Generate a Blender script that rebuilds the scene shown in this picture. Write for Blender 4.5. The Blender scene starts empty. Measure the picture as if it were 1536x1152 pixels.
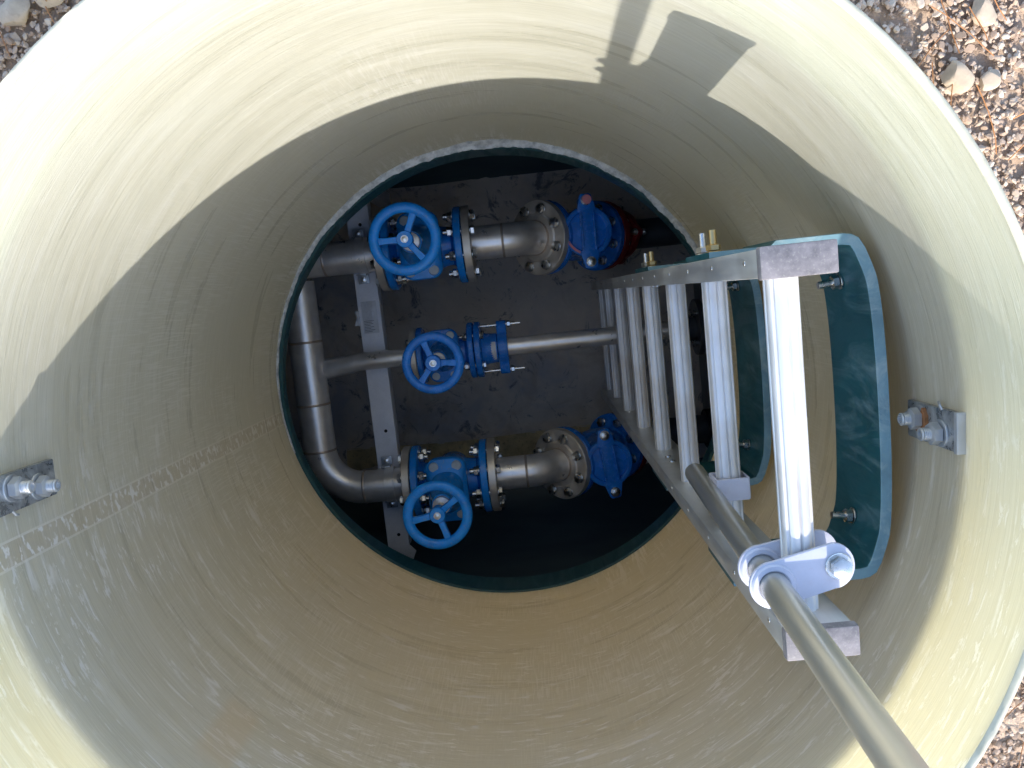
import bpy, bmesh, math, random
import numpy as np
from mathutils import Matrix, Vector

random.seed(7)
rng = np.random.default_rng(11)
PI = math.pi
R = math.radians
scn = bpy.context.scene
col = scn.collection

# ------------------------------------------------------------------ camera
cd = bpy.data.cameras.new('camera')
cam = bpy.data.objects.new('camera', cd)
col.objects.link(cam)
cd.sensor_width = 36.0
cd.lens = 1154.0 / 1536.0 * 36.0
cd.clip_start = 0.02
cd.clip_end = 500
cam.matrix_world = Matrix(((0.99431, 0.10115, 0.03342, 0.0737),
                           (-0.1043, 0.98815, 0.1126, 0.1652),
                           (-0.02163, -0.11545, 0.99308, 0.6266),
                           (0, 0, 0, 1)))
scn.camera = cam

# ------------------------------------------------------------------ sky, sun, exposure
SUN_EL = R(30.4)
SUN_AZ = Vector((0.10, -0.995, 0)).normalized()      # horizontal direction towards the sun
w = bpy.data.worlds.new('World')
scn.world = w
w.use_nodes = True
wn = w.node_tree
bg = wn.nodes['Background']
sky = wn.nodes.new('ShaderNodeTexSky')
sky.sky_type = 'NISHITA'
sky.sun_disc = False
sky.sun_elevation = SUN_EL
sky.sun_rotation = math.atan2(SUN_AZ.x, SUN_AZ.y)
wn.links.new(sky.outputs[0], bg.inputs[0])
bg.inputs[1].default_value = 0.15
sl = bpy.data.lights.new('sun', 'SUN')
sl.energy = 2.0
sl.angle = R(0.6)
sl.color = (1.0, 0.95, 0.87)
so = bpy.data.objects.new('sun', sl)
col.objects.link(so)
sd = Vector((SUN_AZ.x * math.cos(SUN_EL), SUN_AZ.y * math.cos(SUN_EL), math.sin(SUN_EL)))
so.rotation_euler = sd.to_track_quat('Z', 'Y').to_euler()
so.location = (0, -3, 4)
vs = scn.view_settings
vs.view_transform = 'Standard'
vs.look = 'None'
vs.gamma = 1.0
vs.exposure = 1.70
vs.use_curve_mapping = False
scn.cycles.max_bounces = 10
scn.cycles.diffuse_bounces = 7
scn.cycles.transmission_bounces = 8


# ------------------------------------------------------------------ node helpers
class NT:
    def __init__(s, name):
        s.m = bpy.data.materials.new(name)
        s.m.use_nodes = True
        s.t = s.m.node_tree
        s.p = s.t.nodes['Principled BSDF']
        s.out = s.t.nodes['Material Output']

    def n(s, typ, **kw):
        nd = s.t.nodes.new('ShaderNode' + typ)
        for k, v in kw.items():
            setattr(nd, k, v)
        return nd

    def l(s, a, b):
        s.t.links.new(a, b)

    def inp(s, nd, i, v):
        if hasattr(v, 'links') or hasattr(v, 'is_linked'):
            s.l(v, nd.inputs[i])
        else:
            nd.inputs[i].default_value = v

    def math(s, op, a, b=0.0, c=0.0):
        nd = s.n('Math', operation=op)
        s.inp(nd, 0, a); s.inp(nd, 1, b); s.inp(nd, 2, c)
        return nd.outputs[0]

    def ramp(s, fac, stops, interp='LINEAR'):
        nd = s.n('ValToRGB')
        cr = nd.color_ramp
        cr.interpolation = interp
        while len(cr.elements) < len(stops):
            cr.elements.new(0.5)
        for e, (p, c) in zip(cr.elements, stops):
            e.position = p
            e.color = (c, c, c, 1) if isinstance(c, (int, float)) else (*c, 1)
        s.l(fac, nd.inputs[0])
        return nd.outputs[0]

    def coord(s, scale=(1, 1, 1), loc=(0, 0, 0)):
        tc = s.n('TexCoord')
        mp = s.n('Mapping')
        mp.inputs['Scale'].default_value = scale
        mp.inputs['Location'].default_value = loc
        s.l(tc.outputs['Object'], mp.inputs[0])
        return mp.outputs[0]

    def noise(s, vec, scale=5, detail=4, rough=0.6, dist=0.0):
        nd = s.n('TexNoise')
        s.l(vec, nd.inputs['Vector'])
        nd.inputs['Scale'].default_value = scale
        nd.inputs['Detail'].default_value = detail
        nd.inputs['Roughness'].default_value = rough
        nd.inputs['Distortion'].default_value = dist
        return nd.outputs['Fac']

    def mix(s, fac, a, b, mode='MIX'):
        nd = s.n('MixRGB', blend_type=mode)
        for i, v in ((0, fac), (1, a), (2, b)):
            if isinstance(v, (tuple, list)):
                nd.inputs[i].default_value = (*v, 1) if len(v) == 3 else v
            elif isinstance(v, (int, float)):
                nd.inputs[i].default_value = v
            else:
                s.l(v, nd.inputs[i])
        return nd.outputs[0]

    def bump(s, h, strength=0.3, dist=0.002):
        nd = s.n('Bump')
        nd.inputs['Strength'].default_value = strength
        nd.inputs['Distance'].default_value = dist
        s.l(h, nd.inputs['Height'])
        s.l(nd.outputs[0], s.p.inputs['Normal'])
        return nd.outputs[0]

    def set(s, color=None, rough=None, metal=None, spec=None):
        for k, v in (('Base Color', color), ('Roughness', rough), ('Metallic', metal), ('Specular IOR Level', spec)):
            if v is None:
                continue
            if isinstance(v, tuple):
                s.p.inputs[k].default_value = (*v, 1)
            elif isinstance(v, (int, float)):
                s.p.inputs[k].default_value = v
            else:
                s.l(v, s.p.inputs[k])
        return s


def painted(name, c, rough=0.3, var=0.18, dirt=(0.10, 0.09, 0.07), dirt_amt=0.25, scale=30):
    k = NT(name)
    v = k.coord()
    n1 = k.noise(v, scale, 4)
    n2 = k.noise(v, scale * 5, 3)
    lo = tuple(x * (1 - var) for x in c)
    hi = tuple(min(1, x * (1 + var)) for x in c)
    base = k.ramp(n1, [(0.3, lo), (0.7, hi)])
    m = k.ramp(n2, [(0.55, 0.0), (0.8, dirt_amt)])
    k.set(k.mix(m, base, dirt), k.ramp(n1, [(0.3, rough * 0.8), (0.7, rough * 1.35)]))
    k.bump(n2, 0.12, 0.0008)
    return k.m


def metal(name, c, rough=0.32, tint=(0.30, 0.22, 0.15), tint_amt=0.35, stretch=(1, 1, 1), scale=25, metallic=1.0):
    k = NT(name)
    v = k.coord(stretch)
    n1 = k.noise(v, scale, 5)
    n2 = k.noise(k.coord(), 9, 3)
    base = k.ramp(n1, [(0.3, tuple(x * 0.8 for x in c)), (0.7, c)])
    k.set(k.mix(k.ramp(n2, [(0.45, 0.0), (0.75, tint_amt)]), base, tint),
          k.ramp(n1, [(0.25, rough * 0.7), (0.75, rough * 1.4)]), metallic)
    k.bump(n1, 0.08, 0.0006)
    return k.m


M = {}
M['blue'] = painted('blue_epoxy', (0.012, 0.27, 0.80), 0.18, 0.16, (0.20, 0.30, 0.42), 0.5)
M['blue_dark'] = painted('blue_epoxy_check_valve', (0.015, 0.19, 0.66), 0.24, 0.18, (0.18, 0.24, 0.34), 0.5)
M['red'] = painted('red_epoxy', (0.32, 0.028, 0.026), 0.35, 0.25, (0.05, 0.02, 0.02), 0.4)
M['steel'] = metal('stainless_steel', (0.97, 0.92, 0.87), 0.34, (0.76, 0.65, 0.54), 0.4, metallic=0.65)
M['steel_flange'] = metal('stainless_flange', (0.80, 0.72, 0.62), 0.42, (0.52, 0.42, 0.31), 0.45, metallic=0.6)
M['weld'] = metal('weld_seam', (0.62, 0.51, 0.42), 0.42, (0.38, 0.27, 0.19), 0.6, scale=80, metallic=0.6)
M['bolt'] = metal('bolt_steel', (0.80, 0.79, 0.76), 0.28, (0.45, 0.36, 0.25), 0.3, scale=60)
M['brass'] = metal('brass_washer', (0.68, 0.52, 0.26), 0.4, (0.4, 0.28, 0.12), 0.3)
M['alu'] = metal('aluminium_rail', (0.74, 0.75, 0.74), 0.42, (0.42, 0.40, 0.36), 0.7, (1, 1, 0.12), 60, 0.75)
M['alu_rung'] = metal('aluminium_rung', (0.82, 0.82, 0.83), 0.45, (0.48, 0.39, 0.29), 0.65, (1, 0.1, 1), 70, 0.45)
M['cap'] = painted('rail_end_cap', (0.18, 0.163, 0.168), 0.6, 0.3, (0.36, 0.34, 0.29), 0.6, 90)
M['galv'] = metal('galvanised_pole', (0.66, 0.65, 0.60), 0.34, (0.50, 0.47, 0.38), 0.5, (1, 1, 0.06), 40, 0.85)
M['clamp'] = painted('silver_clamp_paint', (0.52, 0.52, 0.60), 0.35, 0.08, (0.45, 0.3, 0.3), 0.15)
M['plate'] = metal('bracket_plate_steel', (0.56, 0.58, 0.60), 0.40, (0.28, 0.29, 0.29), 0.6, scale=40, metallic=0.55)
k = NT('plate_steel_smears_reflections')  # dark mottling puts smears and mirrored dark surroundings into the plate colour
n_ = k.noise(k.coord(), 45, 5, 0.7, 0.8)
k.set(k.ramp(n_, [(0.36, (0.20, 0.21, 0.215)), (0.52, (0.36, 0.375, 0.385)), (0.68, (0.54, 0.56, 0.57))]), k.ramp(n_, [(0.4, 0.2), (0.6, 0.5)]), 0.6)
M['plate_face'] = k.m
M['beam'] = painted('beam_grey', (0.80, 0.80, 0.84), 0.4, 0.05, (0.5, 0.48, 0.46), 0.25)
M['hole'] = painted('hole_shade_black', (0.01, 0.01, 0.012), 0.8, 0.0, (0.01, 0.01, 0.01), 0)
M['rust'] = painted('rust_stain', (0.34, 0.15, 0.06), 0.8, 0.35, (0.2, 0.06, 0.02), 0.5, 60)
M['label'] = painted('foil_label', (0.62, 0.63, 0.66), 0.3, 0.1, (0.3, 0.3, 0.33), 0.4)
M['ink'] = painted('label_print', (0.12, 0.12, 0.14), 0.6, 0.0, (0.1, 0.1, 0.1), 0)
M['wax'] = painted('wax_plug', (0.45, 0.52, 0.58), 0.5, 0.1, (0.3, 0.32, 0.3), 0.3)
M['pink'] = painted('pink_paint_mark', (0.75, 0.28, 0.30), 0.5, 0.2, (0.5, 0.3, 0.3), 0.3)
M['rubber'] = painted('black_gasket', (0.012, 0.012, 0.013), 0.6, 0.1, (0.03, 0.03, 0.03), 0.2)
M['dark_pipe'] = painted('dark_plastic_pipe', (0.045, 0.05, 0.058), 0.35, 0.15, (0.1, 0.1, 0.1), 0.3)


def teal_mat(name, base, scuff, amt, rough=0.35):
    k = NT(name)
    v = k.coord()
    n1 = k.noise(v, 14, 5, 0.6, 0.6)
    n2 = k.noise(k.coord((1, 1, 0.25)), 22, 6, 0.7, 1.2)
    c = k.ramp(n1, [(0.3, tuple(x * 0.75 for x in base)), (0.75, tuple(x * 1.25 for x in base))])
    k.set(k.mix(k.ramp(n2, [(0.52, 0.0), (0.72, amt)]), c, scuff), k.ramp(n2, [(0.4, rough), (0.7, rough + 0.3)]))
    k.bump(n2, 0.2, 0.001)
    return k.m


M['teal'] = teal_mat('teal_grp_strap', (0.011, 0.092, 0.108), (0.20, 0.31, 0.34), 0.6)
M['teal_edge'] = teal_mat('teal_grp_cut_edge', (0.16, 0.29, 0.35), (0.36, 0.45, 0.47), 0.7, 0.6)
M['collar'] = teal_mat('teal_grp_collar', (0.009, 0.058, 0.062), (0.12, 0.2, 0.2), 0.25)


def tank_mat():
    k = NT('dark_tank_laminate')
    v = k.coord((0.25, 1, 1))
    n1 = k.noise(v, 9, 5, 0.6, 0.3)
    n2 = k.noise(k.coord((0.12, 1, 1)), 60, 5, 0.7)
    c = k.ramp(n1, [(0.3, (0.055, 0.075, 0.09)), (0.7, (0.09, 0.125, 0.135))])
    k.set(k.mix(k.ramp(n2, [(0.68, 0.0), (0.76, 0.35)]), c, (0.2, 0.24, 0.24)), 0.32)
    k.bump(n2, 0.15, 0.001)
    return k.m


M['tank'] = tank_mat()


def floor_mat():
    k = NT('tank_floor_grime')
    v = k.coord()
    n1 = k.noise(v, 5, 6, 0.65, 0.5)
    n2 = k.noise(v, 40, 5, 0.7)
    n3 = k.noise(k.coord((1, 1, 1), (3, 1, 0)), 3.2, 4, 0.6, 0.8)
    n4 = k.noise(k.coord((1, 1, 1), (7, 5, 0)), 9, 6, 0.75, 1.5)
    c = k.ramp(n1, [(0.3, (0.58, 0.50, 0.43)), (0.7, (0.80, 0.71, 0.62))])
    c = k.mix(k.ramp(n3, [(0.5, 0.0), (0.66, 0.6)]), c, (0.34, 0.36, 0.44))
    c = k.mix(k.ramp(n4, [(0.56, 0.0), (0.64, 0.85)]), c, (0.15, 0.15, 0.17))
    n5 = k.noise(k.coord((1, 1, 1), (1, 8, 0)), 4, 6, 0.7, 0.7)
    c = k.mix(k.ramp(n5, [(0.52, 0.0), (0.64, 0.55)]), c, (0.46, 0.36, 0.27))
    c = k.mix(k.ramp(n2, [(0.62, 0.0), (0.74, 0.5)]), c, (0.42, 0.35, 0.28))
    k.set(c, k.ramp(n1, [(0.3, 0.35), (0.7, 0.7)]))
    k.bump(n2, 0.3, 0.003)
    return k.m


M['floor'] = floor_mat()
M['mud'] = painted('dried_mud', (0.58, 0.47, 0.27), 0.8, 0.35, (0.05, 0.04, 0.03), 0.6, 18)


def bead_mat():
    k = NT('white_filler_bead')
    n = k.noise(k.coord(), 55, 5, 0.7)
    k.set(k.ramp(n, [(0.35, (0.36, 0.37, 0.36)), (0.6, (0.70, 0.71, 0.69))]), 0.75)
    k.bump(n, 0.6, 0.004)
    return k.m


M['bead'] = bead_mat()


def shaft_mat(name, trans):
    """filament-wound resin glass: circumferential winding bands, weave hatch, resin scuffs"""
    k = NT(name)
    tc = k.n('TexCoord')
    sep = k.n('SeparateXYZ')
    k.l(tc.outputs['Object'], sep.inputs[0])
    x, y, z = sep.outputs
    phi = k.math('ARCTAN2', k.math('MULTIPLY', y, -1), k.math('MULTIPLY', x, -1))   # 0 at -X, + towards -Y
    bands = k.noise(k.coord((0.5, 0.5, 6)), 5, 5, 0.6)
    lines = k.noise(k.coord((1.0, 1.0, 85)), 6, 4, 0.65)
    fine = k.noise(k.coord((3, 3, 170)), 5, 3, 0.6)
    clouds = k.noise(k.coord(), 3.5, 4, 0.55, 0.4)
    c = k.ramp(bands, [(0.30, (0.55, 0.535, 0.425)), (0.5, (0.655, 0.64, 0.52)), (0.7, (0.72, 0.71, 0.61))])
    c = k.mix(k.ramp(clouds, [(0.4, 0.0), (0.7, 0.55)]), c, (0.67, 0.68, 0.585))
    c = k.mix(k.ramp(lines, [(0.38, 0.55), (0.53, 0.0)]), c, (0.48, 0.47, 0.38))
    c = k.mix(k.ramp(fine, [(0.54, 0.0), (0.68, 0.40)]), c, (0.90, 0.89, 0.83))
    # paler towards the foot: bounced light from the sunlit side put into the colour
    low = k.n('MapRange'); k.l(z, low.inputs[0])
    for i, v in ((1, -0.35), (2, -1.05), (3, 0.0), (4, 0.4)):
        low.inputs[i].default_value = v
    c = k.mix(low.outputs[0], c, (0.68, 0.69, 0.60))
    # woven hatch: short vertical lines in patches
    hv = k.n('CombineXYZ')
    k.l(k.math('MULTIPLY', phi, 60.0), hv.inputs[0]); k.l(k.math('MULTIPLY', z, 6.0), hv.inputs[1])
    hatch = k.n('TexNoise'); k.l(hv.outputs[0], hatch.inputs['Vector'])
    hatch.inputs['Scale'].default_value = 3.0; hatch.inputs['Detail'].default_value = 2
    hm = k.math('MULTIPLY', k.ramp(hatch.outputs['Fac'], [(0.50, 0.0), (0.6, 1.0)]),
                k.ramp(k.noise(k.coord((1, 1, 1), (2, 3, 1)), 4, 3), [(0.42, 0.05), (0.60, 0.6)]))
    hz = k.n('MapRange'); k.l(z, hz.inputs[0])
    for i, v in ((1, -0.25), (2, -0.55), (3, 0.0), (4, 1.0)):
        hz.inputs[i].default_value = v
    hm = k.math('MULTIPLY', hm, hz.outputs[0])
    c = k.mix(hm, c, (0.90, 0.89, 0.82))
    # pale resin scuffs stretched round the wall
    sc = k.noise(k.coord((7, 7, 36), (1, 4, 2)), 3.5, 5, 0.72, 0.5)
    scm = k.math('MULTIPLY', k.ramp(sc, [(0.57, 0.0), (0.61, 1.0)]),
                 k.ramp(k.noise(k.coord((1, 1, 1), (5, 1, 3)), 3, 2), [(0.40, 0.05), (0.56, 1.0)]))
    lower = k.n('MapRange'); k.l(y, lower.inputs[0])
    for i, v in ((1, 0.15), (2, -0.15), (3, 0.12), (4, 1.0)):
        lower.inputs[i].default_value = v
    scm = k.math('MULTIPLY', scm, lower.outputs[0])
    c = k.mix(scm, c, (0.94, 0.94, 0.90))
    # thin broken resin lines running round the wall
    ln = k.noise(k.coord((0.7, 0.7, 9), (3, 2, 6)), 2.2, 2, 0.5)
    lw = k.ramp(k.math('ABSOLUTE', k.math('SUBTRACT', ln, 0.5)), [(0.0, 1.0), (0.016, 0.0)])
    lb_ = k.ramp(k.noise(k.coord((14, 14, 40), (8, 2, 1)), 1.6, 4, 0.7), [(0.47, 0.0), (0.56, 0.95)])
    c = k.mix(k.math('MULTIPLY', k.math('MULTIPLY', lw, lb_), lower.outputs[0]), c, (0.94, 0.94, 0.90))
    # vertical drips of resin near the foot of the wall
    dr = k.noise(k.coord((55, 55, 5), (1, 1, 1)), 1.6, 4, 0.7, 0.3)
    dz = k.n('MapRange'); k.l(z, dz.inputs[0])
    for i, v in ((1, -0.86), (2, -0.98), (3, 0.0), (4, 1.0)):
        dz.inputs[i].default_value = v
    drm = k.math('MULTIPLY', k.ramp(dr, [(0.54, 0.0), (0.59, 1.0)]), dz.outputs[0])
    drm = k.math('MULTIPLY', drm, k.ramp(k.noise(k.coord((1, 1, 0.3), (2, 9, 3)), 3.2, 2), [(0.40, 0.0), (0.52, 0.95)]))
    c = k.mix(drm, c, (0.94, 0.94, 0.90))
    # vertical laminate seam at the left with ragged flecks
    d = k.math('SUBTRACT', phi, 0.093)
    ad = k.math('ABSOLUTE', d)
    inside = k.math('LESS_THAN', ad, 0.026)
    edge = k.math('LESS_THAN', k.math('ABSOLUTE', k.math('SUBTRACT', ad, 0.028)), 0.0028)
    fv = k.n('CombineXYZ')
    k.l(k.math('MULTIPLY', phi, 22.0), fv.inputs[0]); k.l(k.math('MULTIPLY', z, 75.0), fv.inputs[1])
    fl = k.n('TexNoise'); k.l(fv.outputs[0], fl.inputs['Vector'])
    fl.inputs['Scale'].default_value = 1.3; fl.inputs['Detail'].default_value = 3
    fleck = k.math('MULTIPLY', inside, k.ramp(fl.outputs['Fac'], [(0.535, 0.0), (0.59, 1.0)]))
    c = k.mix(k.math('MULTIPLY', inside, 0.42), c, (0.52, 0.45, 0.34))
    c = k.mix(k.math('MULTIPLY', edge, 0.6), c, (0.90, 0.88, 0.80))
    c = k.mix(fleck, c, (0.94, 0.94, 0.90))
    # faint soft-edged orange rectangle mixed into the wall colour
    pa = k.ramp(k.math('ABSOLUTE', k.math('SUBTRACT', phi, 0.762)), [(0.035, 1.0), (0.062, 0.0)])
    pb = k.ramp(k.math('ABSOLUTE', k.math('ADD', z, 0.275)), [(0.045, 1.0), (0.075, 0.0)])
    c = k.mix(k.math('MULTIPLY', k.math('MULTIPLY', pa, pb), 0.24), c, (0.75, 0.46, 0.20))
    c = k.mix(1.0, c, (0.91, 0.91, 0.92), 'MULTIPLY')
    k.set(c, k.ramp(bands, [(0.3, 0.24), (0.7, 0.38)]), 0.0, 0.5)
    hsum = k.math('ADD', k.math('MULTIPLY', lines, 0.9), k.math('ADD', k.math('MULTIPLY', fine, 0.5),
                  k.math('ADD', k.math('MULTIPLY', scm, 0.5), k.math('MULTIPLY', bands, 1.5))))
    nrm = k.bump(hsum, 0.4, 0.0012)
    tr = k.n('BsdfTranslucent')
    tr.inputs[0].default_value = (0.96, 0.89, 0.57, 1)
    mx = k.n('MixShader')
    mx.inputs[0].default_value = trans
    k.l(k.p.outputs[0], mx.inputs[1]); k.l(tr.outputs[0], mx.inputs[2])
    k.l(mx.outputs[0], k.out.inputs[0])
    return k.m


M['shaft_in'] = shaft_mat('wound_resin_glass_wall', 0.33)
k = NT('wound_resin_glass_outside')
k.set(k.ramp(k.noise(k.coord((1, 1, 8)), 6, 3), [(0.3, (0.66, 0.64, 0.53)), (0.7, (0.80, 0.78, 0.68))]), 0.6)
tr = k.n('BsdfTranslucent'); tr.inputs[0].default_value = (0.95, 0.90, 0.74, 1)
mx = k.n('MixShader'); mx.inputs[0].default_value = 0.92
k.l(k.p.outputs[0], mx.inputs[1]); k.l(tr.outputs[0], mx.inputs[2]); k.l(mx.outputs[0], k.out.inputs[0])
M['shaft_out'] = k.m
k = NT('cut_rim_edge')
k.set(k.ramp(k.noise(k.coord(), 60, 4), [(0.3, (0.42, 0.39, 0.29)), (0.7, (0.54, 0.51, 0.40))]), 0.6)
M['rim'] = k.m


def stone_mat(name, a, b, c3):
    k = NT(name)
    g = k.n('NewGeometry')
    n = k.noise(k.coord(), 140, 4, 0.7)
    cc = k.ramp(g.outputs['Random Per Island'], [(0.0, a), (0.45, b), (0.8, c3), (1.0, (0.62, 0.53, 0.44))])
    k.set(k.mix(k.ramp(n, [(0.35, 0.35), (0.65, 0.0)]), cc, (0.28, 0.22, 0.18)), 0.85)
    k.bump(n, 0.35, 0.001)
    return k.m


M['gravel'] = stone_mat('crushed_stone', (0.36, 0.245, 0.17), (0.48, 0.355, 0.265), (0.56, 0.44, 0.34))
M['stone'] = painted('beige_rock', (0.46, 0.37, 0.28), 0.85, 0.25, (0.22, 0.18, 0.14), 0.5, 40)
M['needle'] = painted('dry_pine_needle', (0.42, 0.19, 0.075), 0.6, 0.4, (0.35, 0.2, 0.1), 0.4, 10)


def ground_mat():
    k = NT('gravelly_soil')
    v = k.coord()
    vo = k.n('TexVoronoi'); k.l(v, vo.inputs['Vector']); vo.inputs['Scale'].default_value = 70
    n = k.noise(v, 30, 6, 0.7)
    c = k.ramp(n, [(0.3, (0.42, 0.275, 0.175)), (0.7, (0.56, 0.395, 0.27))])
    k.set(k.mix(0.4, c, k.ramp(vo.outputs['Color'], [(0.2, (0.2, 0.16, 0.13)), (0.9, (0.4, 0.35, 0.3))])), 0.9)
    k.bump(k.math('SUBTRACT', n, vo.outputs['Distance']), 0.9, 0.01)
    return k.m


M['ground'] = ground_mat()


# ------------------------------------------------------------------ mesh helpers
def frame(axis, up=(0, 0, 1)):
    """matrix whose Z is axis"""
    zv = Vector(axis).normalized()
    u = Vector(up)
    if abs(zv.dot(u)) > 0.98:
        u = Vector((1, 0, 0))
    xv = u.cross(zv).normalized()
    yv = zv.cross(xv)
    return Matrix((xv, yv, zv)).transposed().to_4x4()


def T(loc, axis=(0, 0, 1), up=(0, 0, 1)):
    return Matrix.Translation(Vector(loc)) @ frame(axis, up)


class MB:
    def __init__(s):
        s.v = []; s.f = []

    def add(s, vs_, fs, mx=None):
        o = len(s.v)
        for p in vs_:
            p = Vector(p)
            s.v.append(mx @ p if mx else p)
        s.f += [[i + o for i in f] for f in fs]
        return s

    def lathe(s, prof, seg=32, mx=None, caps=True):
        n = len(prof); V = []; Fs = []
        for j in range(seg):
            a = 2 * PI * j / seg
            for r, z in prof:
                V.append((r * math.cos(a), r * math.sin(a), z))
        for j in range(seg):
            b = (j + 1) % seg
            for i in range(n - 1):
                Fs.append((j * n + i, b * n + i, b * n + i + 1, j * n + i + 1))
        if caps:
            Fs.append([j * n for j in range(seg)][::-1])
            Fs.append([j * n + n - 1 for j in range(seg)])
        return s.add(V, Fs, mx)

    def disc(s, r, h, mx, seg=32, ch=0.0015):
        return s.lathe([(r - ch, 0), (r, ch), (r, h - ch), (r - ch, h)], seg, mx)

    def ring(s, r0, r1, h, mx, seg=40, ch=0.0012):
        pr = [(r0, ch), (r0 + ch, 0), (r1 - ch, 0), (r1, ch), (r1, h - ch), (r1 - ch, h), (r0 + ch, h), (r0, h - ch), (r0, ch)]
        return s.lathe(pr, seg, mx, caps=False)

    def torus(s, RR, r, mx=None, seg=56, sec=14, flat=1.0):
        pr = [(RR + r * math.cos(2 * PI * i / sec), r * flat * math.sin(2 * PI * i / sec)) for i in range(sec)]
        pr.append(pr[0])
        return s.lathe(pr, seg, mx, caps=False)

    def prism(s, poly, h, mx=None):
        n = len(poly)
        V = [(x, y, 0) for x, y in poly] + [(x, y, h) for x, y in poly]
        Fs = [list(range(n))[::-1], list(range(n, 2 * n))]
        for i in range(n):
            j = (i + 1) % n
            Fs.append((i, j, n + j, n + i))
        return s.add(V, Fs, mx)

    def hexa(s, af, h, mx, ch=0.0012):
        r = af / math.sqrt(3)
        return s.lathe([(r - 2 * ch, 0), (r, ch), (r, h - ch), (r - 2.2 * ch, h)], 6, mx)

    def box(s, c, d, mx=None):
        x, y, z = d[0] / 2, d[1] / 2, d[2] / 2
        V = [(c[0] + a * x, c[1] + b * y, c[2] + e * z) for a in (-1, 1) for b in (-1, 1) for e in (-1, 1)]
        return s.add(V, [(0, 1, 3, 2), (4, 6, 7, 5), (0, 4, 5, 1), (2, 3, 7, 6), (0, 2, 6, 4), (1, 5, 7, 3)], mx)

    def sweep(s, pts, rad, seg=28, caps=True, inner=None):
        pts = [Vector(p) for p in pts]
        n = len(pts); V = []; Fs = []
        rads = rad if isinstance(rad, (list, tuple)) else [rad] * n
        ref = None
        for i, p in enumerate(pts):
            t = (pts[min(i + 1, n - 1)] - pts[max(i - 1, 0)]).normalized()
            if ref is None:
                ref = Vector((0, 0, 1)) if abs(t.z) < 0.9 else Vector((1, 0, 0))
            xv = (ref - t * ref.dot(t)).normalized()
            ref = xv
            yv = t.cross(xv)
            for j in range(seg):
                a = 2 * PI * j / seg
                V.append(p + (xv * math.cos(a) + yv * math.sin(a)) * rads[i])
        for i in range(n - 1):
            for j in range(seg):
                b = (j + 1) % seg
                Fs.append((i * seg + j, i * seg + b, (i + 1) * seg + b, (i + 1) * seg + j))
        if caps:
            Fs.append(list(range(seg))[::-1])
            Fs.append([(n - 1) * seg + j for j in range(seg)])
        return s.add(V, Fs)

    def build(s, name, mat, parent=None, bevel=0.0, smooth=35, seg=2):
        me = bpy.data.meshes.new(name)
        bm = bmesh.new()
        vs_ = [bm.verts.new(p) for p in s.v]
        for f in s.f:
            try:
                bm.faces.new([vs_[i] for i in f])
            except ValueError:
                pass
        bmesh.ops.recalc_face_normals(bm, faces=bm.faces)
        if bevel:
            ed = [e for e in bm.edges if len(e.link_faces) == 2 and e.calc_face_angle(0) > R(30)]
            bmesh.ops.bevel(bm, geom=ed, offset=bevel, segments=seg, affect='EDGES', profile=0.6, clamp_overlap=True)
        bm.to_mesh(me); bm.free()
        me.materials.append(M[mat] if isinstance(mat, str) else mat)
        if smooth:
            me.shade_smooth()
            me.set_sharp_from_angle(angle=R(smooth))
        o = bpy.data.objects.new(name, me)
        col.objects.link(o)
        if parent:
            o.parent = parent
        return o


def tag(o, label=None, cat=None, group=None, kind=None):
    for kk, v in (('label', label), ('category', cat), ('group', group), ('kind', kind)):
        if v:
            o[kk] = v
    return o


def thing(name, label, cat, loc=(0, 0, 0), group=None):
    o = bpy.data.objects.new(name, None)
    o.empty_display_size = 0.05
    o.location = loc
    col.objects.link(o)
    return tag(o, label, cat, group)


def put(o, loc, rz=0.0):
    o.location = loc
    o.rotation_euler = (0, 0, rz)
    return o


def copy_tree(o, parent=None):
    c = o.copy(); col.objects.link(c)
    c.parent = parent
    for ch in list(o.children):
        copy_tree(ch, c)
    return c


def dup_mesh(o, parent, mx):
    c = o.copy(); col.objects.link(c)
    c.parent = parent
    c.matrix_basis = mx
    return c


def rrect(wd, hg, r, n=6):
    pts = []
    for cx, cy, a0 in ((wd / 2 - r, hg / 2 - r, 0), (-wd / 2 + r, hg / 2 - r, 90), (-wd / 2 + r, -hg / 2 + r, 180), (wd / 2 - r, -hg / 2 + r, 270)):
        for i in range(n + 1):
            a = R(a0 + 90 * i / n)
            pts.append((cx + r * math.cos(a), cy + r * math.sin(a)))
    return pts


# ------------------------------------------------------------------ the setting: ground, gravel
GZ = -0.120


def gz(x):
    return GZ - 0.03 * max(-1.0, min(1.0, x))


mb = MB()
rads = [0.5015, 0.56, 0.65, 0.8, 1.0, 1.5, 3, 8, 30, 120]
sg = 96
V = []
for rr in rads:
    for j in range(sg):
        a = 2 * PI * j / sg
        xx, yy = rr * math.cos(a), rr * math.sin(a)
        V.append((xx, yy, gz(xx) - 0.0015 + (random.uniform(-0.004, 0.004) if 0.55 < rr < 2 else 0)))
Fs = []
for i in range(len(rads) - 1):
    for j in range(sg):
        b = (j + 1) % sg
        Fs.append((i * sg + j, (i + 1) * sg + j, (i + 1) * sg + b, i * sg + b))
mb.add(V, Fs)
tag(mb.build('ground', 'ground'), kind='structure')


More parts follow.
